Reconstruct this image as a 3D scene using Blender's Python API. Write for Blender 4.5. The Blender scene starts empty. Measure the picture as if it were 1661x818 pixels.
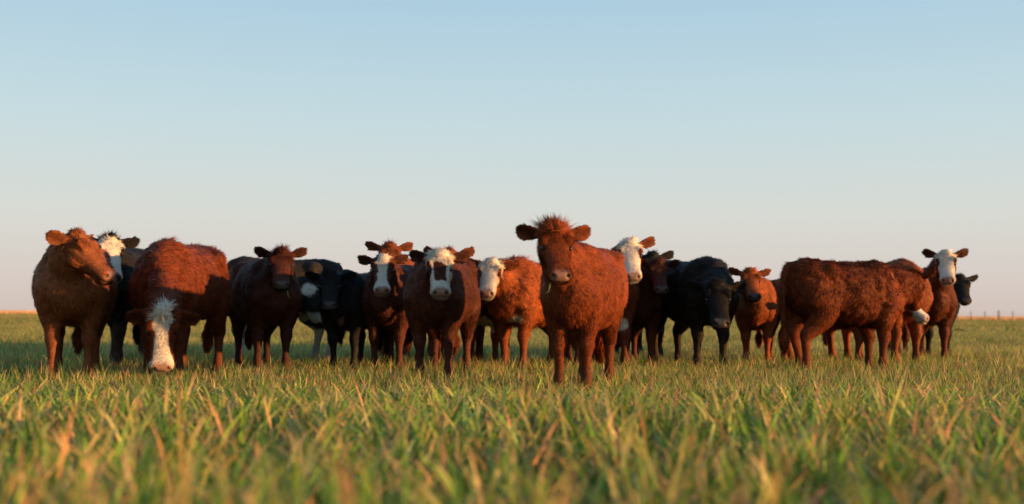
import bpy, math
import numpy as np
from mathutils import Vector, Matrix, Quaternion, kdtree

# ------------------------------------------------------------------ camera, sky, sun, exposure
R = math.radians
scene = bpy.context.scene
col = scene.collection
PW, PH = 1661.0, 818.0                       # pixel frame the layout was measured in
LENS, CAMH = 40.0, 0.60
FPX = LENS / 36.0 * PW
HORIZON = 508.5                              # horizon row at the middle column
ROLL = R(0.35)
PITCH = math.atan((HORIZON - PH / 2) / FPX)
cam_d = bpy.data.cameras.new('camera')
cam = bpy.data.objects.new('camera', cam_d)
col.objects.link(cam)
scene.camera = cam
cam_d.lens = LENS
cam_d.sensor_width = 36.0
cam_d.clip_start = 0.05
cam_d.clip_end = 9000.0
CAM_M = Matrix.Rotation(R(90) + PITCH, 3, 'X') @ Matrix.Rotation(ROLL, 3, 'Z')
cam.location = (0, 0, CAMH)
cam.rotation_euler = CAM_M.to_euler()
cam_d.dof.use_dof = True
cam_d.dof.focus_distance = 9.9
cam_d.dof.aperture_fstop = 1.35

SUN_EL, SUN_FRONT = R(6.0), R(15.0)          # elevation; how far it stands on the camera's side of due right
to_sun = Vector((math.cos(SUN_FRONT) * math.cos(SUN_EL), -math.sin(SUN_FRONT) * math.cos(SUN_EL), math.sin(SUN_EL)))
world = bpy.data.worlds.new('World')
scene.world = world
world.use_nodes = True
wn = world.node_tree
wn.nodes.clear()
w_out = wn.nodes.new('ShaderNodeOutputWorld')
w_bg = wn.nodes.new('ShaderNodeBackground')
w_sky = wn.nodes.new('ShaderNodeTexSky')
w_sky.sky_type = 'NISHITA'
w_sky.sun_disc = False
w_sky.sun_elevation = SUN_EL
w_sky.sun_rotation = math.atan2(to_sun.x, to_sun.y)
w_sky.altitude = 200.0
w_sky.air_density = 1.0
w_sky.dust_density = 1.5
w_sky.ozone_density = 1.5
w_bg.inputs['Strength'].default_value = 0.071
# evening haze: the clear-air sky is veiled by a pale layer that thickens towards the horizon
w_tc = wn.nodes.new('ShaderNodeTexCoord'); w_sx = wn.nodes.new('ShaderNodeSeparateXYZ')
w_rp = wn.nodes.new('ShaderNodeValToRGB')
el = w_rp.color_ramp.elements
for i, (p, c_) in enumerate(((0, (.66, .55, .50)), (.03, (.69, .61, .575)), (.085, (.69, .70, .66)), (.165, (.57, .71, .75)), (.27, (.42, .62, .755)), (.6, (.24, .44, .70)), (1.0, (.16, .33, .6)))):
    e_ = el[i] if i < 2 else el.new(p)
    e_.position = p; e_.color = (*c_, 1)
w_mx = wn.nodes.new('ShaderNodeMix'); w_mx.data_type = 'RGBA'; w_mx.inputs['Factor'].default_value = .9
w_gain = wn.nodes.new('ShaderNodeVectorMath'); w_gain.operation = 'SCALE'; w_gain.inputs['Scale'].default_value = 1 / .15
wn.links.new(w_tc.outputs['Generated'], w_sx.inputs[0]); wn.links.new(w_sx.outputs['Z'], w_rp.inputs['Fac'])
wn.links.new(w_rp.outputs['Color'], w_gain.inputs[0])
wn.links.new(w_sky.outputs['Color'], w_mx.inputs['A']); wn.links.new(w_gain.outputs[0], w_mx.inputs['B'])
wn.links.new(w_mx.outputs['Result'], w_bg.inputs['Color'])
wn.links.new(w_bg.outputs['Background'], w_out.inputs['Surface'])
sun_d = bpy.data.lights.new('sun', 'SUN')
sun_d.energy = 5.0
sun_d.angle = R(0.55)
sun_d.color = (1.0, 0.52, 0.20)
sun = bpy.data.objects.new('sun', sun_d)
col.objects.link(sun)
sun.location = to_sun * 60
sun.rotation_euler = to_sun.to_track_quat('Z', 'Y').to_euler()
scene.view_settings.view_transform = 'Standard'
scene.view_settings.look = 'None'
scene.view_settings.gamma = 1.0
scene.view_settings.use_curve_mapping = False
scene.view_settings.exposure = 1.15

# ------------------------------------------------------------------ helpers
rng = np.random.default_rng(11)
A3 = lambda *a: np.array(a, dtype=float)

def unit(v):
    v = np.asarray(v, float)
    return v / (np.linalg.norm(v, axis=-1, keepdims=True) + 1e-12)

def pix_ray(px, py):
    d = Vector(((px - PW / 2) / FPX, -(py - PH / 2) / FPX, -1.0))
    return CAM_M @ d

def pix_ground(px, py):
    d = pix_ray(px, py)
    k = -CAMH / d.z
    return np.array((d.x * k, d.y * k, 0.0))

def pix_at(px, py, Y):
    d = pix_ray(px, py)
    k = Y / d.y
    return np.array((d.x * k, Y, CAMH + d.z * k))

def new_mesh(name, v, f, attrs=None, smooth=True):
    me = bpy.data.meshes.new(name)
    me.from_pydata(v.tolist() if hasattr(v, 'tolist') else v, [], f.tolist() if hasattr(f, 'tolist') else f)
    if smooth:
        me.polygons.foreach_set('use_smooth', np.ones(len(me.polygons), dtype=bool))
    for k, a in (attrs or {}).items():
        at = me.color_attributes.new(k, 'FLOAT_COLOR', 'POINT')
        at.data.foreach_set('color', np.asarray(a, dtype=np.float32).ravel())
    return me

def fast_mesh(name, v, corners, size, attrs=None):
    """same-size polygons from flat arrays"""
    n = len(corners) // size
    me = bpy.data.meshes.new(name)
    me.vertices.add(len(v)); me.vertices.foreach_set('co', np.asarray(v, np.float32).ravel())
    me.loops.add(len(corners)); me.loops.foreach_set('vertex_index', np.asarray(corners, np.int32))
    me.polygons.add(n)
    me.polygons.foreach_set('loop_start', np.arange(0, n * size, size, dtype=np.int32))
    me.polygons.foreach_set('use_smooth', np.ones(n, dtype=bool))
    me.update(calc_edges=True)
    for k, a in (attrs or {}).items():
        at = me.color_attributes.new(k, 'FLOAT_COLOR', 'POINT')
        at.data.foreach_set('color', np.asarray(a, dtype=np.float32).ravel())
    return me

def put(name, me, mat, parent=None, kind=None):
    o = bpy.data.objects.new(name, me)
    col.objects.link(o)
    if mat is not None:
        me.materials.append(mat)
    o.parent = parent
    if kind:
        o['kind'] = kind
    return o

def sines(p, seed, freq, n=12):
    """cheap smooth noise, about -1..1"""
    g = np.random.default_rng(seed)
    d = unit(g.normal(size=(n, 3))) * freq * g.uniform(.6, 1.6, (n, 1))
    ph = g.uniform(0, 6.28, n)
    return np.sin(p @ d.T + ph).sum(1) / math.sqrt(n) / 1.2

def nodes_of(name):
    m = bpy.data.materials.new(name)
    m.use_nodes = True
    m.node_tree.nodes.clear()
    return m, m.node_tree.nodes, m.node_tree.links

# ------------------------------------------------------------------ materials
def mat_hair():
    m, n, l = nodes_of('cattle_hair')
    out = n.new('ShaderNodeOutputMaterial')
    at = n.new('ShaderNodeAttribute'); at.attribute_name = 'Col'
    b = n.new('ShaderNodeBsdfPrincipled')
    b.inputs['Roughness'].default_value = .46
    b.inputs['Specular IOR Level'].default_value = .30
    l.new(at.outputs['Color'], b.inputs['Specular Tint'])
    b.inputs['Sheen Weight'].default_value = .0
    b.inputs['Sheen Roughness'].default_value = .4
    t = n.new('ShaderNodeBsdfTranslucent')
    mx = n.new('ShaderNodeMixShader'); mx.inputs[0].default_value = .22
    l.new(at.outputs['Color'], b.inputs['Base Color'])
    l.new(at.outputs['Color'], t.inputs['Color'])
    l.new(b.outputs[0], mx.inputs[1]); l.new(t.outputs[0], mx.inputs[2])
    l.new(mx.outputs[0], out.inputs['Surface'])
    return m

def mat_hide():
    m, n, l = nodes_of('cattle_hide')
    out = n.new('ShaderNodeOutputMaterial')
    at = n.new('ShaderNodeAttribute'); at.attribute_name = 'Col'
    b = n.new('ShaderNodeBsdfPrincipled')
    mr = n.new('ShaderNodeMapRange')
    mr.inputs['To Min'].default_value = .42; mr.inputs['To Max'].default_value = .85
    nz = n.new('ShaderNodeTexNoise'); nz.inputs['Scale'].default_value = 140; nz.inputs['Detail'].default_value = 3
    tc = n.new('ShaderNodeTexCoord')
    bp = n.new('ShaderNodeBump'); bp.inputs['Strength'].default_value = .35; bp.inputs['Distance'].default_value = .004
    l.new(tc.outputs['Object'], nz.inputs['Vector'])
    l.new(nz.outputs['Fac'], bp.inputs['Height'])
    l.new(bp.outputs[0], b.inputs['Normal'])
    l.new(at.outputs['Color'], b.inputs['Base Color'])
    l.new(at.outputs['Alpha'], mr.inputs['Value'])
    l.new(mr.outputs[0], b.inputs['Roughness'])
    b.inputs['Specular IOR Level'].default_value = .2
    l.new(b.outputs[0], out.inputs['Surface'])
    return m

def mat_eye():
    m, n, l = nodes_of('wet_eye')
    out = n.new('ShaderNodeOutputMaterial')
    b = n.new('ShaderNodeBsdfPrincipled')
    b.inputs['Base Color'].default_value = (.008, .005, .004, 1)
    b.inputs['Roughness'].default_value = .16
    b.inputs['Specular IOR Level'].default_value = .28
    l.new(b.outputs[0], out.inputs['Surface'])
    return m

def mat_grass():
    m, n, l = nodes_of('grass_blade')
    out = n.new('ShaderNodeOutputMaterial')
    at = n.new('ShaderNodeAttribute'); at.attribute_name = 'Col'
    oi = n.new('ShaderNodeObjectInfo')
    hs = n.new('ShaderNodeHueSaturation')
    mr = n.new('ShaderNodeMapRange'); mr.inputs['To Min'].default_value = .85; mr.inputs['To Max'].default_value = 1.18
    l.new(oi.outputs['Random'], mr.inputs['Value'])
    l.new(mr.outputs[0], hs.inputs['Value'])
    l.new(at.outputs['Color'], hs.inputs['Color'])
    b = n.new('ShaderNodeBsdfPrincipled')
    b.inputs['Roughness'].default_value = .45
    b.inputs['Specular IOR Level'].default_value = .35
    t = n.new('ShaderNodeBsdfTranslucent')
    mx = n.new('ShaderNodeMixShader'); mx.inputs[0].default_value = .46
    l.new(hs.outputs[0], b.inputs['Base Color']); l.new(hs.outputs[0], t.inputs['Color'])
    l.new(b.outputs[0], mx.inputs[1]); l.new(t.outputs[0], mx.inputs[2])
    l.new(mx.outputs[0], out.inputs['Surface'])
    return m

def mat_ground(name, c1, c2, c3, s1, s2):
    m, n, l = nodes_of(name)
    out = n.new('ShaderNodeOutputMaterial')
    tc = n.new('ShaderNodeTexCoord')
    a = n.new('ShaderNodeTexNoise'); a.inputs['Scale'].default_value = s1; a.inputs['Detail'].default_value = 6
    b_ = n.new('ShaderNodeTexNoise'); b_.inputs['Scale'].default_value = s2; b_.inputs['Detail'].default_value = 8
    r = n.new('ShaderNodeValToRGB')
    r.color_ramp.elements[0].position = .35; r.color_ramp.elements[0].color = (*c1, 1)
    r.color_ramp.elements[1].position = .65; r.color_ramp.elements[1].color = (*c2, 1)
    r2 = n.new('ShaderNodeMix'); r2.data_type = 'RGBA'
    r2.inputs['B'].default_value = (*c3, 1)
    rr = n.new('ShaderNodeMapRange'); rr.inputs['From Min'].default_value = .45; rr.inputs['From Max'].default_value = .7
    bp = n.new('ShaderNodeBump'); bp.inputs['Strength'].default_value = .6; bp.inputs['Distance'].default_value = .04
    p = n.new('ShaderNodeBsdfPrincipled'); p.inputs['Roughness'].default_value = .95
    p.inputs['Specular IOR Level'].default_value = .1
    l.new(tc.outputs['Object'], a.inputs['Vector']); l.new(tc.outputs['Object'], b_.inputs['Vector'])
    l.new(b_.outputs['Fac'], r.inputs['Fac'])
    l.new(a.outputs['Fac'], rr.inputs['Value']); l.new(rr.outputs[0], r2.inputs['Factor'])
    l.new(r.outputs['Color'], r2.inputs['A'])
    l.new(r2.outputs['Result'], p.inputs['Base Color'])
    l.new(b_.outputs['Fac'], bp.inputs['Height']); l.new(bp.outputs[0], p.inputs['Normal'])
    l.new(p.outputs[0], out.inputs['Surface'])
    return m

def mat_wood():
    m, n, l = nodes_of('weathered_wood')
    out = n.new('ShaderNodeOutputMaterial')
    tc = n.new('ShaderNodeTexCoord'); mp = n.new('ShaderNodeMapping'); mp.inputs['Scale'].default_value = (14, 14, 1.5)
    nz = n.new('ShaderNodeTexNoise'); nz.inputs['Scale'].default_value = 3
    r = n.new('ShaderNodeValToRGB')
    r.color_ramp.elements[0].color = (.06, .045, .035, 1); r.color_ramp.elements[1].color = (.2, .16, .13, 1)
    p = n.new('ShaderNodeBsdfPrincipled'); p.inputs['Roughness'].default_value = .9
    l.new(tc.outputs['Object'], mp.inputs[0]); l.new(mp.outputs[0], nz.inputs['Vector'])
    l.new(nz.outputs['Fac'], r.inputs['Fac']); l.new(r.outputs[0], p.inputs['Base Color'])
    l.new(p.outputs[0], out.inputs['Surface'])
    return m

def mat_wire():
    m, n, l = nodes_of('galvanised_wire')
    out = n.new('ShaderNodeOutputMaterial')
    p = n.new('ShaderNodeBsdfPrincipled'); p.inputs['Base Color'].default_value = (.25, .25, .25, 1)
    p.inputs['Metallic'].default_value = .8; p.inputs['Roughness'].default_value = .5
    l.new(p.outputs[0], out.inputs['Surface'])
    return m

M_HAIR, M_HIDE, M_EYE, M_GRASS, M_WOOD, M_WIRE = mat_hair(), mat_hide(), mat_eye(), mat_grass(), mat_wood(), mat_wire()
M_SOIL = mat_ground('pasture_soil', (.05, .055, .014), (.09, .10, .028), (.085, .065, .03), .12, 9.0)
M_STUBBLE = mat_ground('stubble', (.20, .115, .06), (.27, .165, .09), (.16, .10, .06), .02, .3)

# ------------------------------------------------------------------ the ground and the field beyond
FENCE_Y = 160.0
def sheet(name, x0, x1, y0, y1, z, mat, nx=1, ny=1, bumps=0):
    xs, ys = np.linspace(x0, x1, nx + 1), np.linspace(y0, y1, ny + 1)
    X, Y = np.meshgrid(xs, ys)
    v = np.stack([X.ravel(), Y.ravel(), np.full(X.size, z)], 1)
    f = [[j * (nx + 1) + i, j * (nx + 1) + i + 1, (j + 1) * (nx + 1) + i + 1, (j + 1) * (nx + 1) + i] for j in range(ny) for i in range(nx)]
    return put(name, new_mesh(name, v, f), mat, None, 'structure')
sheet('ground', -4500, 4500, -60, 7500, 0.0, M_SOIL)
sheet('stubble_field', -4500, 4500, FENCE_Y + 3, 7490, 0.03, M_STUBBLE)

# ------------------------------------------------------------------ grass: square sods of blades laid side by side
def sod(name, size, n, hmin, hmax, wmin, wmax, segs, dry, seed, lean=(.1, .75), clump=6, tint=(1, 1, 1)):
    g = np.random.default_rng(seed)
    # plants: blades leave a common foot, in loose drill-like clusters
    npl = max(1, n // clump)
    foot = g.uniform(-size / 2, size / 2, (npl, 2))
    pid = g.integers(0, npl, n)
    root = foot[pid] + g.normal(0, .012 + .01 * size, (n, 2))
    root = (root + size / 2) % size - size / 2
    hp = g.uniform(.75, 1.25, npl)[pid]
    L = g.uniform(hmin, hmax, n) * hp
    W = g.uniform(wmin, wmax, n)
    az = g.uniform(0, 6.283, n)
    ln = g.uniform(*lean, n)
    curl = g.uniform(.1, 1.5, n) * g.choice([1, 1, 1.6], n)
    dirh = np.stack([np.cos(az), np.sin(az)], 1)
    side = np.stack([-np.sin(az + g.normal(0, .5, n)), np.cos(az + g.normal(0, .5, n)), np.zeros(n)], 1)
    side = unit(side)
    verts, tval = [], []
    p = np.concatenate([root, np.full((n, 1), -.01)], 1)
    for k in range(segs + 1):
        t = k / segs
        wv = W * (0.65 + 1.2 * t * (1 - t)) * (1 - t ** 2.2) if k < segs else np.zeros(n)
        verts.append(p - side * wv[:, None] / 2)
        if k < segs:
            verts.append(p + side * wv[:, None] / 2)
        a = ln + curl * t ** 1.5
        step = np.stack([dirh[:, 0] * np.sin(a), dirh[:, 1] * np.sin(a), np.cos(a)], 1)
        p = p + step * (L / segs)[:, None]
        p[:, 2] = np.maximum(p[:, 2], .004)
        tval += [t] * (2 if k < segs else 1)
    V = np.stack(verts, 1)
    nv = V.shape[1]
    tv = np.array(tval)
    # colours: greens, yellow greens, straw and pinkish dead leaves; the ends of many leaves are straw too
    kind = g.random(n)
    green = np.where((kind < .5)[:, None], A3(.13, .25, .03), A3(.25, .36, .048))
    green = np.where((kind > .8)[:, None], A3(.52, .46, .13), green)
    green = green * g.lognormal(0, .32, (n, 1))
    straw = np.where((g.random(n) < .55)[:, None], A3(.62, .42, .17), A3(.62, .30, .12)) * g.lognormal(0, .2, (n, 1))
    dead = g.random(n) < dry
    tip = np.where(g.random(n) < .38, g.uniform(.45, .9, n), 1.6)
    mixf = np.clip((tv[None, :] - tip[:, None]) / .25, 0, 1)
    mixf = np.where(dead[:, None], 1.0, mixf)[..., None]
    C = green[:, None, :] * (1 - mixf) + straw[:, None, :] * mixf
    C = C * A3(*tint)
    C = np.concatenate([C, np.ones((n, nv, 1))], 2)
    tris = []
    for k in range(segs - 1):
        a = 2 * k
        tris += [a, a + 1, a + 3, a, a + 3, a + 2]
    a = 2 * (segs - 1)
    tris += [a, a + 1, a + 2]
    corners = (np.arange(n)[:, None] * nv + np.array(tris)[None, :]).ravel()
    me = fast_mesh(name, V.reshape(-1, 3), corners, 3, {'Col': C.reshape(-1, 4)})
    me.materials.append(M_GRASS)
    return bpy.data.objects.new(name, me)

lib = bpy.data.collections.new('sods')
families = []       # (first index, count)
def family(prefix, k, **kw):
    first = len(lib.objects)
    for i in range(k):
        lib.objects.link(sod('%s_%s' % (prefix, 'abcdefgh'[i]), seed=100 * (len(families) + 1) + i, **kw))
    families.append((first, k))
family('a_tall', 5, size=1.0, n=900, hmin=.10, hmax=.31, wmin=.012, wmax=.026, segs=4, dry=.16, lean=(.1, .95), clump=11)
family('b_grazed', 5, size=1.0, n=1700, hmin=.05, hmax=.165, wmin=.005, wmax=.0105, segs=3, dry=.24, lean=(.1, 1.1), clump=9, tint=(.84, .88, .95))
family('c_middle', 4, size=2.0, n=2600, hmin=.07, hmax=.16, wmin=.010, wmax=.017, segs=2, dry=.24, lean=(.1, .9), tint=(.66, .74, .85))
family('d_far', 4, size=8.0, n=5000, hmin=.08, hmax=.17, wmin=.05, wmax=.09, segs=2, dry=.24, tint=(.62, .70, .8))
family('e_stubble', 3, size=16.0, n=5000, hmin=.25, hmax=.5, wmin=.10, wmax=.2, segs=2, dry=1.0, lean=(.05, .3))

pts, var, rot, scl = [], [], [], []
def lay(fam, size, y0, y1, margin, zs):
    first, k = families[fam]
    y = y0 + size / 2
    while y < y1:
        half = .47 * (y + size) + margin
        nx = int(math.ceil(half / size))
        for i in range(-nx, nx):
            pts.append(((i + .5) * size, y, 0.002))
            var.append(first + int(rng.integers(k)))
            rot.append(float(rng.integers(4)) * math.pi / 2)
            scl.append(float(rng.uniform(*zs)))
        y += size
lay(0, 1.0, 0.6, 2.6, 2.0, (1.2, 1.45))
lay(0, 1.0, 2.6, 5.6, 2.0, (.95, 1.2))
lay(0, 1.0, 5.6, 7.6, 2.0, (.62, .85))
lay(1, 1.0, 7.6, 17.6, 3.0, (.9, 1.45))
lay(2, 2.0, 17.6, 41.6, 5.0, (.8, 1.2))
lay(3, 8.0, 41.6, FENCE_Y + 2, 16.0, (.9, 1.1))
lay(4, 16.0, FENCE_Y + 4, 480, 40.0, (.8, 1.2))
gme = bpy.data.meshes.new('grass')
gme.from_pydata(pts, [], [])
for nm, arr, ty in (('variant', var, 'INT'), ('turn', rot, 'FLOAT'), ('tallness', scl, 'FLOAT')):
    at = gme.attributes.new(nm, ty, 'POINT')
    at.data.foreach_set('value', arr)
grass = put('grass', gme, None, None, 'stuff')
grass['label'] = 'green and straw coloured pasture grass covering the whole field'
grass['category'] = 'grass'
ng = bpy.data.node_groups.new('lay_sods', 'GeometryNodeTree')
ng.interface.new_socket('Geometry', in_out='INPUT', socket_type='NodeSocketGeometry')
ng.interface.new_socket('Geometry', in_out='OUTPUT', socket_type='NodeSocketGeometry')
gi, go = ng.nodes.new('NodeGroupInput'), ng.nodes.new('NodeGroupOutput')
ip = ng.nodes.new('GeometryNodeInstanceOnPoints')
ci = ng.nodes.new('GeometryNodeCollectionInfo')
ci.inputs['Collection'].default_value = lib
ci.inputs['Separate Children'].default_value = True
ci.inputs['Reset Children'].default_value = True
ip.inputs['Pick Instance'].default_value = True
def named(nm, ty):
    a = ng.nodes.new('GeometryNodeInputNamedAttribute'); a.data_type = ty
    a.inputs['Name'].default_value = nm
    return a.outputs['Attribute']
cx = ng.nodes.new('ShaderNodeCombineXYZ'); cs = ng.nodes.new('ShaderNodeCombineXYZ')
cs.inputs[0].default_value = 1; cs.inputs[1].default_value = 1
ng.links.new(named('turn', 'FLOAT'), cx.inputs[2]); ng.links.new(named('tallness', 'FLOAT'), cs.inputs[2])
ng.links.new(gi.outputs[0], ip.inputs['Points']); ng.links.new(ci.outputs[0], ip.inputs['Instance'])
ng.links.new(named('variant', 'INT'), ip.inputs['Instance Index'])
ng.links.new(cx.outputs[0], ip.inputs['Rotation']); ng.links.new(cs.outputs[0], ip.inputs['Scale'])
ng.links.new(ip.outputs[0], go.inputs[0])
md = grass.modifiers.new('sods', 'NODES'); md.node_group = ng

# ------------------------------------------------------------------ fence far off on the right
fence = bpy.data.objects.new('wire_fence', None)
col.objects.link(fence)
fence['label'] = 'distant wire fence with thin wooden posts at far right horizon'
fence['category'] = 'fence'
fx = [pix_at(p, 515, FENCE_Y)[0] for p in (1508, 1531, 1553, 1575, 1598, 1620, 1643, 1666, 1689, 1712)]
fence.location = (fx[5], FENCE_Y, 0)
for i, x in enumerate(fx):
    thick, h = (.115, 1.42) if i in (5, 0) else (.06, 1.28 + .1 * math.sin(i * 2.3))
    prof = [(1.0, -.3), (1.05, .05), (.97, .6), (.92, h - .04), (.7, h)]
    v, f = [], []
    for r_, z in prof:
        for k in range(9):
            a = k / 9 * 6.2832
            v.append((r_ * thick * math.cos(a) * (1 + .08 * math.sin(3 * a + i)), r_ * thick * math.sin(a), z))
    for j in range(len(prof) - 1):
        for k in range(9):
            f.append((j * 9 + k, j * 9 + (k + 1) % 9, (j + 1) * 9 + (k + 1) % 9, (j + 1) * 9 + k))
    f.append(tuple(range((len(prof) - 1) * 9, len(prof) * 9)))
    o = put('post', new_mesh('post', v, f), M_WOOD, fence)
    o.location = (x - fx[5], 0, 0)
    o.rotation_euler = (.02 * math.sin(i * 5), .03 * math.sin(i * 3.1), i)
for z in (.35, .62, .9, 1.15):
    v, f = [], []
    xs = np.linspace(fx[0] - fx[5], fx[-1] - fx[5], 28)
    for x in xs:
        for k in range(4):
            v.append((x, .09 + .006 * math.cos(k * 1.5708), z + .006 * math.sin(k * 1.5708) - .012 * abs(math.sin(x * 1.6))))
    for j in range(len(xs) - 1):
        for k in range(4):
            f.append((j * 4 + k, j * 4 + (k + 1) % 4, (j + 1) * 4 + (k + 1) % 4, (j + 1) * 4 + k))
    put('wire', new_mesh('wire', v, f), M_WIRE, fence)

# ------------------------------------------------------------------ cattle
TRUNK, NECK, HEAD, EAR, FORE, HIND, TAIL, SWITCH = range(8)

class Loft:
    """closed tubes, gathered as one soup that is then skinned over as one continuous hide"""
    def __init__(self):
        self.v, self.f, self.part, self.flow, self.t = [], [], [], [], []
        self.n = 0
    def add(self, rings, part, flow=None, seg=20, cup=None, squeeze=0.0):
        m = len(rings)
        C = np.array([r[0] for r in rings], float)
        tang = np.gradient(C, axis=0) if m > 1 else np.zeros((1, 3))
        for i, (c, s, u, w, hu, hd, p) in enumerate(rings):
            a = np.arange(seg) / seg * 2 * math.pi
            ca, sa = np.cos(a), np.sin(a)
            e = 2.0 / p
            x = np.sign(ca) * np.abs(ca) ** e * w
            y = np.sign(sa) * np.abs(sa) ** e
            y = np.where(y > 0, y * hu, y * hd)
            x = x * (1 - squeeze * np.clip(-y / max(hd, 1e-6), 0, 1))
            if cup is not None:
                y = y + cup[i] * (x / max(w, 1e-6)) ** 2
            P = np.asarray(c)[None] + x[:, None] * np.asarray(s)[None] + y[:, None] * np.asarray(u)[None]
            self.v.append(P)
            fl = tang[i] if flow is None else flow
            self.flow.append(np.repeat(unit(fl)[None], seg, 0))
            self.part += [part] * seg
            self.t += [i / max(1, m - 1)] * seg
        b = self.n
        for i in range(m - 1):
            for k in range(seg):
                k2 = (k + 1) % seg
                self.f.append((b + i * seg + k, b + i * seg + k2, b + (i + 1) * seg + k2, b + (i + 1) * seg + k))
        self.f.append(tuple(range(b + seg - 1, b - 1, -1)))
        self.f.append(tuple(range(b + (m - 1) * seg, b + m * seg)))
        self.n += m * seg
    def tube(self, pts, ws, hs, side, part, flow=None, seg=16):
        P = np.array(pts, float)
        T = unit(np.gradient(P, axis=0))
        rings = []
        for i in range(len(P)):
            s = np.asarray(side[i] if isinstance(side, list) else side, float)
            s = unit(s - T[i] * (s @ T[i]))
            u = np.cross(T[i], s)
            rings.append((P[i], s, u, ws[i], hs[i], hs[i], 2.0))
        self.add(rings, part, flow, seg)

def catmull(P, n):
    P = np.array(P, float)
    Q = np.vstack([2 * P[0] - P[1], P, 2 * P[-1] - P[-2]])
    out = []
    for i in range(len(P) - 1):
        for k in range(n):
            t = k / n
            a, b, c, d = Q[i], Q[i + 1], Q[i + 2], Q[i + 3]
            out.append(.5 * (2 * b + (c - a) * t + (2 * a - 5 * b + 4 * c - d) * t * t + (3 * b - a - 3 * c + d) * t ** 3))
    out.append(P[-1])
    return np.array(out)

RED, DEEP, DARK, ORANGE = A3(.158, .040, .0145), A3(.115, .029, .012), A3(.054, .0175, .0105), A3(.20, .053, .016)
BLACK, WHITE = A3(.0145, .0125, .0115), A3(.62, .55, .46)
PINK, SLATE = A3(.30, .17, .125), A3(.045, .036, .033)

def face_white(kind, t, s, u, nz):
    """where the face is white; t runs down the face, s across, u out of it (metres at head scale 1)"""
    a = np.abs(s) + nz * .013
    if kind == 'blaze':        # strip between the eyes, wide over the muzzle
        half = np.interp(t, [-.05, .02, .10, .20, .30, .36, .40, .48], [.045, .055, .070, .050, .050, .075, .10, .2])
        return (a < half) & (u > -.09 - .1 * (t > .38))
    if kind == 'narrow':       # the grazing one
        half = np.interp(t, [-.05, .03, .10, .17, .24, .32, .40, .48], [.045, .055, .068, .050, .052, .066, .085, .2])
        return (a < half) & (u > -.11 - .1 * (t > .38))
    if kind == 'patch':        # white mask with a brown shield in the middle and one round an eye
        shield = (t > .095 + .05 * np.abs(s + .02) / .06) & (t < .33) & (s < .058 + nz * .006) & (s > -.062 - nz * .01 + .10 * np.clip(t - .2, 0, 1))
        eye = ((t - .185) / .075) ** 2 + ((s + .105) / .028) ** 2 < 1
        return ~shield & ~eye & (t > -.05) & (a < .155) & (u > -.16)
    if kind == 'full':         # white face, coloured rings round the eyes
        e1 = ((t - .17) / .06) ** 2 + ((a - .128) / .045) ** 2 < 1
        return ~e1 & (u > -.125 - .1 * (t > .3) + nz * .02) & (a < .15)
    return np.zeros(len(t), bool)

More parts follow.
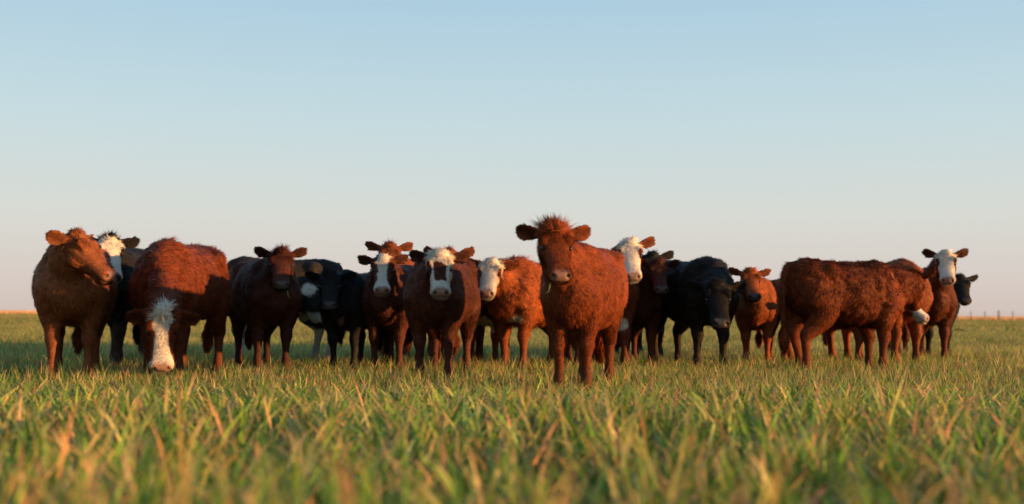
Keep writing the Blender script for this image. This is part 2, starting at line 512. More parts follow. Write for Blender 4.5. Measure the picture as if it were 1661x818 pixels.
def make_cow(c):
    g = np.random.default_rng(c['seed'])
    S = c.get('s', 1.0)
    hS = c.get('hs', 1.0) * S * .87
    root = bpy.data.objects.new('cow', None)
    col.objects.link(root)
    root['label'] = c['label']; root['category'] = 'cow'; root['group'] = 'young cattle standing in the pasture'
    base = pix_ground(*c['feet'])
    hd = R(c['head_to'])
    fwd = A3(math.sin(hd), -math.cos(hd), 0)
    left = A3(-fwd[1], fwd[0], 0)
    # the empty stands between the forefeet; local x runs forward
    root.location = base
    root.rotation_euler = (0, 0, math.atan2(fwd[1], fwd[0]))
    def to_local(p):
        d = np.asarray(p) - base
        return A3(d @ fwd, d @ left, d[2])
    def dir_local(p):
        return A3(p @ fwd, p @ left, p[2])
    OX = .40 * S                      # trunk x of the forefeet
    Lf = Loft()
    fat = c.get('fat', 1.0)
    X, Y, Z = A3(1, 0, 0), A3(0, 1, 0), A3(0, 0, 1)
    W = lambda x, y, z: A3(x * S - OX, y * S, z * S)
    # trunk: x, top, bottom, half width, squareness
    tr = [(-.665, 1.02, .80, .07, 2), (-.64, 1.085, .70, .155, 2.2), (-.55, 1.12, .58, .225, 2.3), (-.40, 1.135, .51, .262, 2.3), (-.22, 1.11, .48, .272, 2.2),
          (0, 1.10, .425, .298, 2.15), (.18, 1.10, .425, .285, 2.15), (.33, 1.13, .43, .24, 2.2), (.46, 1.12, .45, .20, 2.2), (.57, 1.05, .50, .155, 2.1), (.645, .94, .56, .10, 2), (.675, .85, .63, .05, 2)]
    rings = []
    T = catmull(np.array(tr), 2)
    for x, top, bot, w, p in T:
        bot = bot + .045 + c.get('tuck', 0.0) * math.exp(-((x + .15) / .35) ** 2)
        mid = bot + (top - bot) * .47
        rings.append((W(x, 0, mid), Y, Z, w * S * fat, (top - mid) * S, (mid - bot) * S, p))
    Lf.add(rings, TRUNK, A3(-.75, 0, -.65), 28)
    # ridge of the back, hooks and shoulder tops
    Lf.tube([W(x, 0, z) for x, z in ((-.64, 1.04), (-.5, 1.09), (-.3, 1.085), (0, 1.06), (.25, 1.075), (.38, 1.10), (.5, 1.06))], [.05 * S, .06 * S, .06 * S, .06 * S, .06 * S, .06 * S, .05 * S], [.045 * S] * 7, Y, TRUNK, A3(-.9, 0, -.1))
    for sg in (1, -1):
        Lf.tube([W(-.34, sg * .14, 1.05), W(-.31, sg * .20, 1.02), W(-.27, sg * .23, .96)], [.07 * S] * 3, [.06 * S, .06 * S, .04 * S], X, TRUNK, A3(-.7, 0, -.7), 12)
    # legs
    st = c.get('steps', (.03, -.03, -.03, .04))          # left fore, right fore, left hind, right hind
    sp = c.get('spread', 1.0)
    for i, sg in enumerate((1, -1)):
        q = [(.34, .09, 1.02, .07, .10), (.41, .15, .87, .10, .15), (.44, .172, .74, .10, .14), (.395, .162, .62, .098, .13), (.385, .148, .53, .088, .108), (.395, .136, .43, .058, .070),
             (.412, .134, .35, .057, .066), (.402, .132, .29, .041, .045), (.397, .132, .19, .032, .036), (.40, .132, .115, .044, .048), (.42, .132, .065, .041, .047), (.437, .132, .025, .050, .062), (.44, .132, .0, .052, .066)]
        pts_ = [W(x + st[i] * np.clip((.85 - z) / .85, 0, 1), sg * y * sp, z) for x, y, z, a, b in q]
        Lf.tube(pts_, [r[3] * S for r in q], [r[4] * S for r in q], Y, FORE, A3(-.1, 0, -1))
        q = [(-.44, .08, 1.0, .09, .12), (-.43, .13, .86, .13, .19), (-.39, .165, .72, .125, .19), (-.37, .172, .62, .105, .16), (-.41, .168, .52, .08, .115), (-.49, .158, .44, .06, .082),
             (-.54, .152, .385, .051, .072), (-.535, .15, .32, .039, .052), (-.52, .15, .20, .032, .038), (-.51, .15, .115, .043, .047), (-.488, .15, .065, .041, .047), (-.47, .15, .025, .049, .060), (-.466, .15, .0, .051, .064)]
        pts_ = [W(x + st[2 + i] * np.clip((.8 - z) / .8, 0, 1), sg * y * sp, z) for x, y, z, a, b in q]
        Lf.tube(pts_, [r[3] * S for r in q], [r[4] * S for r in q], Y, HIND, A3(-.1, 0, -1))
    # tail
    sw = c.get('tail', 0.0)
    tp = catmull([W(-.60, 0, 1.055), W(-.665, 0, 1.06), W(-.71, sw * .2, .98), W(-.725, sw * .5, .80), W(-.725, sw * .8, .58), W(-.72, sw, .45)], 3)
    tr_ = np.interp(np.linspace(0, 1, len(tp)), [0, .3, 1], [.045, .034, .021]) * S
    Lf.tube(tp, tr_, tr_, Y, TAIL, A3(0, 0, -1), 10)
    tp = [W(-.72, sw, .47), W(-.715, sw * 1.02, .38), W(-.71, sw * 1.03, .30), W(-.705, sw * 1.04, .24)]
    Lf.tube(tp, [.02 * S, .042 * S, .036 * S, .014 * S], [.02 * S, .038 * S, .032 * S, .014 * S], Y, SWITCH, A3(0, 0, -1), 10)
    # head frame
    dpt = c.get('reach', .34) * S
    poll = to_local(pix_at(c['poll'][0], c['poll'][1], base[1] - dpt))
    # yaw is told from facing the photographer, unless the head looks elsewhere
    hy, hp = R(c['yaw']) - (0 if c.get('away') else math.atan((c['poll'][0] - PW / 2) / FPX)), R(c['pitch'])
    hz = dir_local(A3(math.sin(hy), -math.cos(hy), 0))
    f = hz * math.cos(hp) - Z * math.sin(hp)
    u = hz * math.sin(hp) + Z * math.cos(hp)
    s = np.cross(u, f)                         # the animal's left
    tilt = R(c.get('tilt', 0))
    s, u = s * math.cos(tilt) + u * math.sin(tilt), u * math.cos(tilt) - s * math.sin(tilt)
    HP = lambda t, a, b: poll + (f * t + s * a + u * b) * hS
    hr = [(-.06, -.06, -.12, .05, 2), (-.035, -.015, -.16, .095, 2.1), (.02, .012, -.19, .112, 2.3), (.09, .016, -.215, .119, 2.6), (.155, .008, -.225, .119, 2.6), (.22, -.008, -.212, .106, 2.5),
          (.28, -.022, -.188, .095, 2.4), (.34, -.030, -.176, .092, 2.4), (.385, -.030, -.174, .096, 2.4), (.425, -.030, -.170, .102, 2.5), (.458, -.038, -.160, .095, 2.5), (.478, -.052, -.142, .074, 2.3), (.486, -.065, -.118, .04, 2)]
    rings = []
    for t, top, bot, w, p in catmull(np.array(hr), 2):
        mid = top + (bot - top) * .45
        # the lower jaw is narrower than the brow: squeeze by giving the lower half its own ring
        rings.append((HP(t, 0, mid), s, u, w * hS, (top - mid) * hS, (mid - bot) * hS, p))
    Lf.add(rings, HEAD, f, 24, None, .34)
    for sg in (1, -1):
        # brow above the eye, cheek, muzzle pad
        Lf.tube([HP(.085, sg * .075, -.002), HP(.125, sg * .100, -.010), HP(.170, sg * .108, -.020)], [.028 * hS, .034 * hS, .02 * hS], [.03 * hS, .032 * hS, .018 * hS], s, HEAD, f, 10)
        Lf.tube([HP(.09, sg * .075, -.14), HP(.15, sg * .078, -.15), HP(.23, sg * .066, -.14)], [.035 * hS, .045 * hS, .03 * hS], [.05 * hS, .06 * hS, .04 * hS], s, HEAD, f, 10)
        Lf.tube([HP(.41, sg * .052, -.055), HP(.44, sg * .056, -.06), HP(.466, sg * .05, -.068)], [.03 * hS, .034 * hS, .026 * hS], [.026 * hS, .030 * hS, .024 * hS], s, HEAD, f, 10)
    Lf.tube([HP(-.03, 0, -.02), HP(.0, 0, .02), HP(.05, 0, .02)], [.06 * hS, .07 * hS, .05 * hS], [.035 * hS, .03 * hS, .02 * hS], s, HEAD, f, 12)
    # chin
    Lf.tube([HP(.36, 0, -.15), HP(.405, 0, -.163), HP(.44, 0, -.158)], [.05 * hS, .056 * hS, .04 * hS], [.02 * hS, .026 * hS, .02 * hS], s, HEAD, f, 12)
    # ears
    ears = c.get('ears', (0, 0))               # extra lift in degrees, left and right
    ear_info = []
    for i, sg in enumerate((1, -1)):
        up = R(12 + ears[i])
        # world-up biased: ears stand out sideways whatever the pitch
        upv = unit(Z - s * (s @ Z))
        bk = unit(np.cross(s, upv) * (1 if np.cross(s, upv) @ hz < 0 else -1))
        d = unit(s * sg * math.cos(up) + upv * math.sin(up) + bk * .22)
        wv = unit(np.cross(d, bk)); wv = wv * (1 if wv @ Z > 0 else -1)
        wv = unit(wv + d * 0)
        fr = unit(np.cross(d, wv)); fr = fr * (1 if fr @ hz > 0 else -1)
        tw = R(18)
        wv, fr = wv * math.cos(tw) + fr * math.sin(tw), fr * math.cos(tw) - wv * math.sin(tw)
        b0 = HP(.01, sg * .085, -.05)
        EL = c.get('ear_len', .215) * hS
        prof = [(0, .032, .030, 0), (.2, .042, .028, .004), (.40, .062, .020, .018), (.58, .071, .018, .026), (.78, .066, .016, .022), (.92, .050, .014, .012), (1.0, .024, .010, .0)]
        rings, cup = [], []
        for tt, w, th, cu in prof:
            rings.append((b0 + d * (EL * tt) - wv * (.02 * hS * math.sin(tt * 2.2)), wv, fr, w * hS, th * hS * .8, th * hS * .8, 2.0))
            cup.append(cu * hS * 1.5)
        Lf.add(rings, EAR, d, 16, cup)
        ear_info.append((b0, d, wv, fr))
    # neck
    p0 = W(.30, 0, .83)
    p3 = HP(.055, 0, -.095)
    gap = np.linalg.norm(p3 - p0)
    low = poll[2] < .8 * S
    p1 = p0 + unit(A3(1, 0, -.35 if low else .45)) * gap * .38
    p2 = p3 + unit(-u * .55 - f * .45) * gap * .30
    nn = 11
    rings, side0 = [], Y
    for k in range(nn):
        t = k / (nn - 1)
        P = (1 - t) ** 3 * p0 + 3 * (1 - t) ** 2 * t * p1 + 3 * (1 - t) * t * t * p2 + t ** 3 * p3
        D = 3 * (1 - t) ** 2 * (p1 - p0) + 6 * (1 - t) * t * (p2 - p1) + 3 * t * t * (p3 - p2)
        D = unit(D)
        sv = unit(Y * (1 - t) + s * t)
        sv = unit(sv - D * (sv @ D))
        uv = np.cross(D, sv)
        w = np.interp(t, [0, .35, .7, 1], [.20, .16, .122, .098]) * S * c.get('neck', 1.0)
        hu = np.interp(t, [0, .35, .7, 1], [.27, .205, .155, .115]) * S
        hd_ = np.interp(t, [0, .3, .6, .85, 1], [.28, .26, .20, .155, .12]) * S
        rings.append((P, sv, uv, w, hu, hd_, 2.1))
    Lf.add(rings, NECK, None, 24)
    # dewlap and brisket
    mids = [HP(.13, 0, -.19), (HP(.08, 0, -.19) + W(.58, 0, .72)) / 2 + A3(0, 0, -.02), W(.60, 0, .70), W(.54, 0, .58), W(.38, 0, .53)]
    if not low:
        Lf.tube(catmull(mids, 3), list(np.interp(np.linspace(0, 1, 13), [0, .5, .8, 1], [.04, .045, .07, .06]) * S), list(np.interp(np.linspace(0, 1, 13), [0, .5, .8, 1], [.045, .055, .06, .045]) * S), Y, NECK, A3(0, 0, -1), 14)

    V0 = np.vstack(Lf.v)
    me0 = bpy.data.meshes.new('tmp')
    me0.from_pydata(V0.tolist(), [], Lf.f)
    tmp = bpy.data.objects.new('tmp', me0)
    col.objects.link(tmp)
    vox = c.get('vox', .0155)
    r = tmp.modifiers.new('r', 'REMESH'); r.mode = 'VOXEL'; r.voxel_size = vox
    sm = tmp.modifiers.new('s', 'SMOOTH'); sm.factor = .5; sm.iterations = int(round(6 * .014 / vox))
    dg = bpy.context.evaluated_depsgraph_get()
    me = bpy.data.meshes.new_from_object(tmp.evaluated_get(dg))
    bpy.data.objects.remove(tmp); bpy.data.meshes.remove(me0)
    nv = len(me.vertices)
    V = np.zeros(nv * 3, np.float32); me.vertices.foreach_get('co', V); V = V.reshape(-1, 3).astype(float)
    N = np.zeros(nv * 3, np.float32); me.vertices.foreach_get('normal', N); N = N.reshape(-1, 3).astype(float)
    # what each point of the hide belongs to
    kd = kdtree.KDTree(len(V0))
    for i, p in enumerate(V0):
        kd.insert(p, i)
    kd.balance()
    idx = np.array([kd.find(p)[1] for p in V])
    part = np.array(Lf.part)[idx]; flow = np.vstack(Lf.flow)[idx]; tt = np.array(Lf.t)[idx]
    H = np.stack([(V - poll) @ f, (V - poll) @ s, (V - poll) @ u], 1) / hS
    ht, hs_, hu_ = H.T
    head = (part == HEAD)
    nearhead = (ht > -.1) & (ht < .52) & (np.abs(hs_) < .2) & (hu_ > -.26) & (hu_ < .1) & head
    # carve eye sockets, nostrils and mouth
    def carve(cen, rad, depth, sel=nearhead):
        d = np.linalg.norm((H - A3(*cen)) / A3(*rad), axis=1)
        k = np.clip(1 - d, 0, 1)
        k = k * k * (3 - 2 * k)
        V[sel] -= (N * (k * depth * hS)[:, None])[sel]
        return k
    nost = np.zeros(nv)
    for sg in (1, -1):
        carve((.168, sg * .118, -.045), (.05, .05, .035), .012)
        nost = np.maximum(nost, carve((.474, sg * .060, -.062), (.040, .026, .030), .026))
    mouth = np.clip(1 - np.abs(hu_ + .118 + .12 * np.clip(.44 - ht, 0, 1)) / .011, 0, 1) * (ht > .33) * head
    V -= N * (mouth * .010 * hS)[:, None]
    if c.get('shag', 1.0) > 0:     # uneven muscle and wool under the hair
        big = sines(V / S, c['seed'] + 5, 9.0) * .004 + sines(V / S, c['seed'] + 6, 30.0) * .0042 * c.get('shag', 1.0) + sines(V / S, c['seed'] + 7, 60.0) * .0022 * c.get('shag', 1.0)
        V += N * (big * np.where((part == TRUNK) | (part == NECK), 1, 0) * S)[:, None]
    xx_, yy_, zz_ = (V[:, 0] + OX) / S, np.abs(V[:, 1]) / S, V[:, 2] / S
    off = (part != HEAD) & (part != EAR)
    for bx, by, bz, rx, ry, rz, amt in ((-.21, .25, .90, .12, .16, .15, -.028), (.19, .26, .76, .075, .16, .26, -.026), (.50, .17, .97, .06, .12, .18, -.022), (.56, .14, .72, .085, .09, .09, .030),
                                       (-.33, .21, 1.05, .10, .11, .08, .010), (-.29, .27, .62, .10, .12, .13, .024), (-.20, .25, .56, .08, .16, .12, -.030), (-.58, .16, .95, .08, .12, .10, -.022), (.38, .2, 1.06, .10, .12, .09, .020), (0, .0, 1.10, .25, .1, .1, -.006)):
        q = ((xx_ - bx) / rx) ** 2 + ((yy_ - by) / ry) ** 2 + ((zz_ - bz) / rz) ** 2
        V += N * (np.exp(-q) * amt * S * off)[:, None]
    me.vertices.foreach_set('co', V.astype(np.float32).ravel())
    me.polygons.foreach_set('use_smooth', np.ones(len(me.polygons), dtype=bool))
    me.update()
    N = np.zeros(nv * 3, np.float32); me.vertices.foreach_get('normal', N); N = N.reshape(-1, 3).astype(float)
    # coat colour
    nz = sines(V / S, c['seed'], 45.0) * .7 + sines(V / S, c['seed'] + 1, 90.0) * .3
    lo = sines(V / S, c['seed'] + 2, 6.0)
    Cc = np.repeat(c['coat'][None], nv, 0) * (1 + .20 * lo + .10 * sines(V / S, c['seed'] + 3, 16.0) + .07 * nz)[:, None]
    z = V[:, 2] / S
    if 'legs' in c:
        k = np.clip((.50 - z + .03 * nz) / .18, 0, 1)[:, None] * ((part == FORE) | (part == HIND))[:, None]
        Cc = Cc * (1 - k) + c['legs'] * k
    dk = ((part == EAR)).astype(float)[:, None] * .45 * (c['coat'] is not BLACK)
    for i, (b0, d, wv, fr) in enumerate(ear_info):     # inside of the ear darker along its middle, paler towards rim and tip
        rel = V - b0
        inn = (part == EAR) & ((N @ fr) > .25) & ((rel @ d) > .05 * hS)
        across = np.abs(rel[inn] @ wv + .018 * hS) / (.062 * hS)
        along = np.clip((rel[inn] @ d) / (.2 * hS), 0, 1)
        Cc[inn] = Cc[inn] * np.clip(.30 + .95 * np.clip(across, 0, 1) ** 2 + .25 * along, .3, 1.35)[:, None]
    Cc = Cc * (1 - dk * .35)
    x = (V[:, 0] + OX) / S
    for (cx_, cy_, cz_, rx, ry, rz) in c.get('white', ()):   # white patches on the body
        q = ((x - cx_) / rx) ** 2 + ((V[:, 1] / S - cy_) / ry) ** 2 + ((z - cz_) / rz) ** 2
        k = np.clip((1 - q + nz * .22 + .55 * sines(V / S, c['seed'] + 12, 22.0)) * 5, 0, 1)[:, None] * (~head & (part != EAR))[:, None]
        Cc = Cc * (1 - k) + WHITE * k
    if c.get('face'):
        wf = face_white(c['face'], ht, hs_, hu_, nz) & (head | ((part == NECK) & (ht > -.05) & (hu_ > -.05)))
        if c.get('dark_crown'):
            wf &= ht > .03 + .015 * nz
        Cc[wf] = WHITE * (1 + .06 * nz[wf] + .10 * sines(V[wf] / S, c['seed'] + 9, 30.0))[:, None]
        wf2 = wf
    else:
        wf2 = np.zeros(nv, bool)
    # bare skin
    nose = c.get('nose', SLATE)
    k = (np.clip((ht - .412 - .026 * np.clip(np.abs(hs_) - .045, 0, 1) / .03 + .006 * nz) / .03, 0, 1) * (hu_ > -.118) * (np.abs(hs_) < .085) * head)
    muzz = k
    Cc = Cc * (1 - k[:, None]) + nose * (1 + .1 * nz)[:, None] * k[:, None]
    lip = np.clip((ht - .37) / .03, 0, 1) * (hu_ < -.118) * head * (~wf2) * .5
    Cc = Cc * (1 - lip[:, None]) + nose * .8 * lip[:, None]
    mealy = c.get('mealy', 0) * np.clip((ht - .37) / .03, 0, 1) * head * (1 - k)
    Cc = Cc * (1 - mealy[:, None]) + A3(.30, .17, .09) * mealy[:, None]
    dkn = np.clip(nost * 2.2, 0, 1)[:, None]
    Cc = Cc * (1 - dkn * .9) + A3(.02, .012, .01) * dkn * .9
    eyek = np.zeros(nv)
    for sg in (1, -1):
        e = np.linalg.norm((H - A3(.168, sg * .118, -.045)) / A3(.036, .06, .013 if c.get('shut') else .022), axis=1)
        eyek = np.maximum(eyek, np.clip((1 - e) * 3, 0, 1) * head)
    Cc = Cc * (1 - eyek[:, None] * .85) + A3(.02, .014, .012) * eyek[:, None] * .85
    Cc = Cc * (1 - (mouth * .6)[:, None])
    mud = (np.clip((.34 - z) / .25, 0, 1) * np.clip(.55 + .6 * sines(V / S, c['seed'] + 15, 28.0), 0, 1) * ((part == FORE) | (part == HIND)) * .6)[:, None]
    Cc = Cc * (1 - mud) + A3(.055, .036, .022) * mud
    hoof = (z < .055) & ((part == FORE) | (part == HIND))
    Cc[hoof] = A3(.03, .024, .02)
    Cc = np.clip(Cc, .002, .9)
    fur_w = 1 - muzz - .9 * eyek
    alpha = np.clip(fur_w, 0, 1)
    at = me.color_attributes.new('Col', 'FLOAT_COLOR', 'POINT')
    at.data.foreach_set('color', np.concatenate([Cc * np.where(alpha[:, None] > .5, .8, 1), alpha[:, None]], 1).astype(np.float32).ravel())
    me.name = 'body'
    me.materials.clear()
    put('body', me, M_HIDE, root)
    # eyes
    shut = c.get('shut', False)
    for sg in (1, -1):
        ec = HP(.168, sg * (.101 if not shut else .09), -.045)
        ev, ef = [], []
        ax = [unit(s * sg + f * .25 + u * .15)]
        a1 = unit(np.cross(ax[0], u)); a2 = np.cross(ax[0], a1)
        for i in range(9):
            th = math.pi * i / 8
            for k_ in range(12):
                ph = 6.2832 * k_ / 12
                ev.append(ec + (ax[0] * math.cos(th) * .023 + a1 * math.sin(th) * math.cos(ph) * .031 + a2 * math.sin(th) * math.sin(ph) * .021) * hS)
        for i in range(8):
            for k_ in range(12):
                ef.append((i * 12 + k_, i * 12 + (k_ + 1) % 12, (i + 1) * 12 + (k_ + 1) % 12, (i + 1) * 12 + k_))
        if not shut:
            put('eye', new_mesh('eye', np.array(ev), ef), M_EYE, root)

    # ---- hair, root by root
    n_h = int(c.get('hairs', 20000) * 1.9)
    tri = np.zeros(len(me.polygons) * 0)
    me.calc_loop_triangles()
    nt = len(me.loop_triangles)
    TI = np.zeros(nt * 3, np.int32); me.loop_triangles.foreach_get('vertices', TI); TI = TI.reshape(-1, 3)
    ar = np.linalg.norm(np.cross(V[TI[:, 1]] - V[TI[:, 0]], V[TI[:, 2]] - V[TI[:, 0]]), axis=1)
    dens = np.ones(nv)
    dens[part == HEAD] = 4.5; dens[part == EAR] = 3.0; dens[(part == FORE) | (part == HIND)] = 1.8; dens[part == SWITCH] = 3
    dens *= np.clip(fur_w, 0, 1)
    dens[hoof] = 0
    crown = head & (ht < .055) & (hu_ > -.05) & (np.abs(hs_) < .085)
    pr = ar * dens[TI].mean(1)
    ti = g.choice(nt, n_h, p=pr / pr.sum())
    b = g.random((n_h, 2)); sw_ = b.sum(1) > 1; b[sw_] = 1 - b[sw_]
    bw = np.stack([1 - b.sum(1), b[:, 0], b[:, 1]], 1)
    near = TI[ti, bw.argmax(1)]
    P = (V[TI[ti]] * bw[..., None]).sum(1)
    Nn = unit((N[TI[ti]] * bw[..., None]).sum(1))
    fl = flow[near]; pt = part[near]
    HH = H[near]; zz = P[:, 2] / S; xx = (P[:, 0] + OX) / S
    fl = fl.copy()
    isn = pt == NECK
    fl[isn] = unit(-fl[isn] * .7 + A3(0, 0, -.7))
    fl[pt == HEAD] = f
    on_crown = crown[near]
    topf = (pt == HEAD) & (HH[:, 0] < .17) & (HH[:, 2] > -.05) & ~on_crown
    # whorl on the forehead: hair leaves a centre at t=.12
    wh = unit((HH[:, 0] - .035)[:, None] * f + (HH[:, 1])[:, None] * s + 1e-4)
    sel = topf | on_crown
    fl[sel] = unit(wh[sel] + f * .25)
    tg = fl - Nn * (fl * Nn).sum(1)[:, None]
    tg = unit(tg + 1e-6)
    bt = np.cross(Nn, tg)
    # locks: neighbouring hairs bend the same way
    k1 = sines(P / S, c['seed'] + 21, 38.0); k2 = sines(P / S, c['seed'] + 22, 38.0); k3 = sines(P / S, c['seed'] + 23, 60.0)
    shag = c.get('shag', 1.0)
    body = (pt == TRUNK) | (pt == NECK)
    leg = (pt == FORE) | (pt == HIND)
    ln = np.full(n_h, .016)
    ln[body] = .036 * (.55 + .45 * shag)
    ln[body & (zz > 1.05)] *= 1.25
    ln[body & (zz < .50)] *= 1.4
    ln[leg] = .026
    ln[leg & (zz < .37)] = .015
    ln[leg & (pt == HIND) & (zz > .5)] = .034
    ln[pt == EAR] = .022
    ln[pt == TAIL] = .035; ln[pt == SWITCH] = .07
    ln[(pt == HEAD) & (HH[:, 2] < -.12)] = .026
    ln[topf] = np.interp(HH[topf, 0], [0, .08, .17], [.045, .032, .016])
    tuft = c.get('tuft', .05)
    ln[on_crown] = tuft
    ln[on_crown] *= np.where(g.random(on_crown.sum()) < .28, 1.2, .45)
    ln[on_crown] *= np.clip(.75 + .5 * k3[on_crown] + .25 * k1[on_crown], .25, 1.5)
    ln = ln * S * g.uniform(.6, 1.35, n_h)
    lift = np.full(n_h, .30)
    lift[body] = .42 + .17 * shag * k3[body]
    lift[pt == HEAD] = .40
    lift[topf] = .42
    lift[pt == EAR] = .34
    lift[on_crown] = c.get('crown_lift', .7)
    lift[leg] = .40
    lift = np.clip(lift + g.normal(0, .13, n_h), .06, 1.4)
    sway = (.42 * shag * k1 + g.normal(0, .22, n_h)) * np.where(body | leg, 1, .8)
    sway[on_crown] += g.normal(0, .5, on_crown.sum()) + .5 * k2[on_crown]
    d0 = unit(tg * np.cos(sway)[:, None] + bt * np.sin(sway)[:, None])
    D = unit(d0 * np.cos(lift)[:, None] + Nn * np.sin(lift)[:, None])
    if tuft > 0:
        upw = np.where(on_crown, c.get('tuft_up', .6), 0.0)
        D = unit(D + A3(0, 0, 1) * upw[:, None])
    D2 = unit(D + d0 * .35 + A3(0, 0, -1) * np.where(body | leg, .30, .05)[:, None] + np.where(body[:, None], bt * (k2 * .35 * shag)[:, None], 0))
    D2[on_crown] = D[on_crown]
    sd = unit(np.cross(D, Nn) + g.normal(0, .35, (n_h, 3)))
    flip = (np.cross(sd, D) * Nn).sum(1) < 0
    sd[flip] *= -1
    wd = np.where(body, .0060, .0052) * c.get('hair_w', 1.0)
    wd = np.where(on_crown, .0065, wd); wd = np.where((pt == HEAD) & ~on_crown, .0048, wd); wd = np.where(pt == SWITCH, .010, wd)
    ln[body] *= np.clip(1 + .35 * (shag - .6) * k2[body], .5, 1.8)
    wd = wd * S * g.uniform(.6, 1.3, n_h)
    r0 = P - Nn * .002
    low_ = np.minimum((D2 * Nn).sum(1) - .10, 0)
    D2 = unit(D2 - Nn * low_[:, None])
    m_ = r0 + D * (ln * .45)[:, None]
    tipp = m_ + D2 * (ln * .55)[:, None]
    VV = np.stack([r0 - sd * wd[:, None] / 2, r0 + sd * wd[:, None] / 2, tipp], 1).reshape(-1, 3)
    cc = (Cc[TI[ti]] * bw[..., None]).sum(1)
    whitish = cc.min(1) > .3
    cc = cc * g.lognormal(0, np.where(whitish, .12, .24))[:, None] * (1 + .20 * np.where(whitish, .3, 1) * k3)[:, None]
    warm = c.get('bleach_glint', .55)                       # bleached hair ends, also painting in the highlights on sunlit tips
    tipc = cc * (1 + warm * g.random((n_h, 1)) * A3(1.3, 1.1, .8))
    CC = np.stack([cc, cc, tipc], 1)
    CC = np.concatenate([CC, np.ones((n_h, 3, 1))], 2).reshape(-1, 4)
    corners = (np.arange(n_h)[:, None] * 3 + np.array([0, 1, 2])[None]).ravel()
    fm = fast_mesh('coat', VV, corners, 3, {'Col': np.clip(CC, 0, .9)})
    rn = g.normal(0, .30, (n_h, 3))
    bend = unit(Nn[:, None, :] + rn[:, None, :] + D[:, None, :] * np.array([0, 0, .3])[None, :, None] + sd[:, None, :] * np.array([-.3, .3, 0])[None, :, None])
    fm.normals_split_custom_set_from_vertices(bend.reshape(-1, 3).astype(np.float32))
    put('coat', fm, M_HAIR, root, 'stuff')
    c['_poll'], c['_HP'], c['_root'] = poll, HP, root
    return root

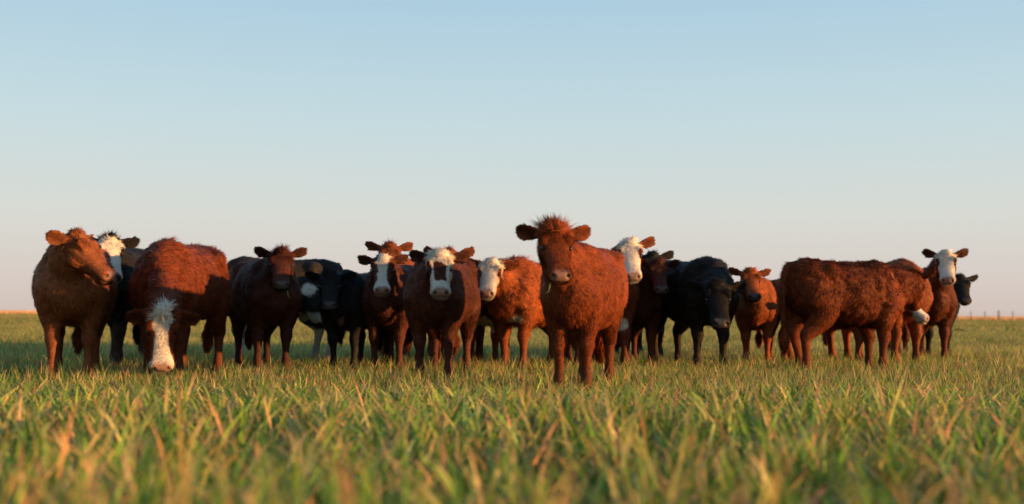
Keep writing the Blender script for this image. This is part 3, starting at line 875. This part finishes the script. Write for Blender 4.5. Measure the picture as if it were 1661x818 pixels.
COWS = [
 dict(k='A', feet=(113, 624), head_to=18, poll=(125, 381), reach=.30, yaw=55, hs=1.07, pitch=38, coat=A3(.23, .078, .030), nose=A3(.20, .09, .06), mealy=.0, fat=1.08, s=1.04, shut=True, tuft=0.035, tuft_up=0.2, hairs=46000, vox=.0135, steps=(0, .02, .05, -.05),
      label='red brown cow leftmost of the herd, head turned right with eyes closed'),
 dict(k='B', feet=(168, 604), head_to=4, poll=(178, 386), reach=.32, yaw=8, pitch=50, coat=BLACK, face='full', dark_crown=True, nose=SLATE, s=1.12, hairs=16000, tuft=0.045, tuft_up=0.4, legs=A3(.05, .028, .018),
      label='black cow with white face peeping out behind the leftmost red cow'),
 dict(k='C0', feet=(262, 590), head_to=38, poll=(290, 470), reach=.4, away=True, yaw=30, pitch=60, coat=DARK, s=1.2, hairs=12000, tail=-.05,
      label='dark red cow mostly hidden behind the grazing white faced cow'),
 dict(k='C', feet=(264, 620), head_to=-3, hs=1.06, poll=(264, 503), reach=.62, neck=.85, yaw=-2, pitch=76, coat=DEEP * 1.2, face='narrow', nose=PINK, s=1.06, fat=1.0, hairs=50000, vox=.0135, tuft=0.05, tuft_up=0.05, ears=(-22, -18), shag=1.5,
      label='red cow with white face, head down grazing the grass'),
 dict(k='D', feet=(440, 607), head_to=24, poll=(456, 408), reach=.36, yaw=2, pitch=44, coat=DARK * 1.25, nose=SLATE * 1.5, s=1.0, fat=1.05, hairs=36000, tuft=0.05, tuft_up=0.4, ears=(14, 12),
      label='dark red cow with plain face and a grass stalk hanging from its mouth'),
 dict(k='E', feet=(388, 592), head_to=-62, poll=(360, 460), reach=.0, away=True, yaw=-62, pitch=45, coat=BLACK * 1.3, s=1.08, hairs=16000, white=((-.26, .3, .80, .075, .2, .08), (-.22, .2, .50, .2, .35, .08), (-.5, .0, .18, .22, .45, .27), (.42, .0, .22, .15, .5, .26)), bleach_glint=.9,
      label='black and white cow behind the plain dark red cow'),
 dict(k='F', feet=(557, 605), head_to=-14, poll=(536, 444), reach=.36, yaw=-2, pitch=44, coat=BLACK, nose=A3(.05, .045, .045), s=.90, fat=.95, hs=1.08, hairs=22000, tuft=0.045, tuft_up=0.4, ears=(4, 4),
      label='small black calf facing forward beside the blaze faced cow'),
 dict(k='G', feet=(640, 590), head_to=-10, poll=(632, 398), reach=.34, yaw=4, pitch=46, coat=ORANGE, s=1.13, hairs=9000, tuft=0.055, tuft_up=0.4, ears=(12, 12), vox=.0175,
      label='red cow of which only the head top shows above the blaze face'),
 dict(k='H', feet=(627, 606), head_to=-6, poll=(621, 418), reach=.38, yaw=-1, pitch=46, coat=DARK * 1.45, face='blaze', nose=PINK * .75, s=.97, fat=.95, hairs=34000, tuft=0.034, tuft_up=0.1, crown_lift=.5, ears=(10, 4),
      label='brown cow with a straight white blaze down its face'),
 dict(k='W', feet=(735, 602), head_to=-4, poll=(728, 408), reach=.34, yaw=0, pitch=46, coat=RED, s=1.08, hairs=9000, tuft=0.045, tuft_up=0.4, ears=(14, 14), vox=.0175,
      label='red cow hidden behind the brown shield faced cow, ear tips showing'),
 dict(k='I', feet=(704, 621), head_to=-6, poll=(713, 412), reach=.38, yaw=3, pitch=46, coat=DARK * 1.5, face='patch', nose=PINK * .7, s=.99, hairs=46000, vox=.0135, tuft=0.05, tuft_up=0.1, crown_lift=.55, ears=(4, 6), steps=(.06, -.04, 0, .05),
      label='brown cow with white face and a brown shield down the middle'),
 dict(k='K', feet=(784, 598), head_to=-6, poll=(783, 434), reach=.34, yaw=2, pitch=48, coat=DARK, face='full', s=1.0, hairs=9000, ears=(0, -4), vox=.0175, white=((.5, 0, .48, .2, .12, .12),), legs=RED,
      label='dark cow with white face wedged between the shield face and orange cow'),
 dict(k='J', feet=(833, 606), head_to=-36, poll=(797, 424), reach=.36, yaw=-10, pitch=42, coat=ORANGE * 1.12, face='full', nose=PINK * .9, s=1.02, fat=1.04, hairs=42000, tuft=0.034, tuft_up=0.1, crown_lift=.5, ears=(-4, 6), white=((.52, .1, .55, .1, .09, .05),), shag=1.8,
      label='bright orange red cow with curly white face left of the foremost cow'),
 dict(k='L', feet=(929, 641), head_to=-15, poll=(900, 372), reach=.40, shag=.75, yaw=9, pitch=44, coat=RED * 1.12, nose=A3(.20, .105, .075), s=1.0, fat=1.07, hs=1.05, hairs=90000, vox=.0108, hair_w=.8, tuft=0.085, tuft_up=0.45, ears=(6, 6), spread=.74, steps=(-.03, .03, .03, -.03),
      label='large foremost red cow with spiky tuft on its head'),
 dict(k='N', feet=(990, 602), head_to=14, poll=(1021, 392), reach=.36, yaw=8, pitch=46, coat=RED, face='full', nose=PINK * .8, s=1.12, hairs=22000, tuft=0.034, tuft_up=0.1, crown_lift=.5, ears=(14, -55), white=((.45, 0, .46, .3, .12, .07),),
      label='red cow with white face looking out behind the foremost cow'),
 dict(k='O', feet=(1036, 600), head_to=6, poll=(1067, 425), reach=.38, yaw=9, pitch=42, coat=DARK * 1.05, nose=SLATE, s=.97, hairs=22000, tuft=.04, tuft_up=.1, ears=(8, 12), legs=DEEP,
      label='dark brown cow with plain face right of the white faced cow'),
 dict(k='P', feet=(1050, 588), head_to=8, poll=(1058, 413), reach=.34, yaw=6, pitch=46, coat=BLACK * 1.3, s=1.12, hairs=12000, ears=(14, 14),
      label='black cow mostly hidden behind the dark brown plain faced cow'),
 dict(k='Q', feet=(1152, 604), head_to=20, poll=(1162, 460), reach=.46, yaw=8, pitch=46, coat=BLACK, nose=SLATE * 1.2, s=1.06, fat=1.08, hs=1.14, hairs=38000, tuft=.04, tuft_up=.1, ears=(2, 2), legs=A3(.035, .022, .017),
      label='big black cow with lowered head in the right half'),
 dict(k='R', feet=(1227, 596), head_to=-14, poll=(1217, 439), reach=.36, yaw=10, pitch=42, coat=ORANGE * 1.05, nose=SLATE * 1.6, s=.92, hs=1.05, hairs=30000, tuft=.04, tuft_up=.2, ears=(6, 10),
      label='small bright red calf between the black cow and the side on cow'),
 dict(k='S', feet=(1422, 606), head_to=113, poll=(1480, 446), reach=-.16, away=True, yaw=158, pitch=40, coat=RED * 1.0, s=1.03, tuck=.01, fat=.97, hairs=64000, vox=.0135, ears=(10, 30), steps=(.02, -.04, .10, -.08), shag=1.35, tail=.02, white=((-.25, 0, .44, .22, .2, .06),),
      label='shaggy red cow standing side on, rump to the left, head turned away'),
 dict(k='T', feet=(1394, 595), head_to=84, poll=(1440, 470), reach=.0, away=True, yaw=90, pitch=50, coat=ORANGE, s=.93, hairs=12000, steps=(.05, -.05, .1, -.05), vox=.0175,
      label='red calf behind the shaggy side on cow, only legs showing'),
 dict(k='X', feet=(1469, 598), head_to=30, hs=.9, poll=(1465, 472), reach=.30, away=True, yaw=58, pitch=42, coat=ORANGE, face='full', nose=PINK * .8, s=1.1, hairs=14000, ears=(0, 0),
      label='red cow with white muzzle low behind the shaggy cow neck'),
 dict(k='U', feet=(1512, 592), head_to=-4, poll=(1534, 410), reach=.36, yaw=4, pitch=44, coat=DEEP, face='full', nose=PINK * .8, s=1.06, fat=.95, hairs=30000, tuft=.03, tuft_up=.1, ears=(14, 14),
      label='red cow with white face held high at the right end'),
 dict(k='V', feet=(1522, 585), head_to=16, poll=(1558, 449), reach=.36, yaw=14, pitch=46, coat=BLACK, s=1.0, hairs=12000, ears=(6, 16), vox=.0175,
      label='black cow rightmost of the herd behind the high headed cow'),
]
for i, c in enumerate(COWS):
    c['seed'] = 40 + 7 * i

for c in COWS:
    make_cow(c)

# stalks of grass held in two mouths
for c in COWS:
    if c['k'] not in ('D', 'L') or '_HP' not in c:
        continue
    HP, g = c['_HP'], np.random.default_rng(5)
    a = HP(.43, .045 if c['k'] == 'D' else -.05, -.135)
    sgn = 1 if c['k'] == 'D' else -1
    P = catmull([a, a + A3(.03, .01 * sgn, -.03), a + A3(.045, .02 * sgn, -.085), a + A3(.04, .05 * sgn, -.10)], 4)
    w = np.interp(np.linspace(0, 1, len(P)), [0, .5, 1], [.004, .006, .001])
    Lg = Loft(); Lg.tube(P, list(w), [.0012] * len(P), A3(.3, 1, .2), 0, None, 6)
    v = np.vstack(Lg.v)
    cl = np.concatenate([np.repeat(A3(.22, .26, .06)[None], len(v), 0), np.ones((len(v), 1))], 1)
    o = put('grass_stalk', new_mesh('grass_stalk', v, Lg.f, {'Col': cl}), M_GRASS)
    o.location = c['_root'].location; o.rotation_euler = c['_root'].rotation_euler
    o['category'] = 'grass stalk'
    o['label'] = 'green grass stalk hanging from the mouth of the ' + ('plain dark red cow' if c['k'] == 'D' else 'foremost red cow')

# a low heap of dug earth out in the field
mp = pix_ground(1555, 540)
v, f = [], []
for i in range(7):
    r_ = .34 * (1 - i / 6) ** .8
    for k in range(14):
        a = 6.2832 * k / 14
        w_ = 1 + .18 * math.sin(3 * a + i) + .12 * math.sin(7 * a + 2 * i)
        v.append((r_ * w_ * math.cos(a) * 1.3, r_ * w_ * math.sin(a), -.02 + .17 * (i / 6) ** .7 + .012 * math.sin(5 * a + 3 * i)))
for i in range(6):
    for k in range(14):
        f.append((i * 14 + k, i * 14 + (k + 1) % 14, (i + 1) * 14 + (k + 1) % 14, (i + 1) * 14 + k))
M_EARTH = mat_ground('dug_earth', (.025, .018, .012), (.05, .036, .024), (.035, .025, .016), 3.0, 14.0)
o = put('earth_mound', new_mesh('earth_mound', v, f), M_EARTH)
o.location = mp
o['label'] = 'small dark heap of earth lying in the grass right of the herd'
o['category'] = 'earth mound'
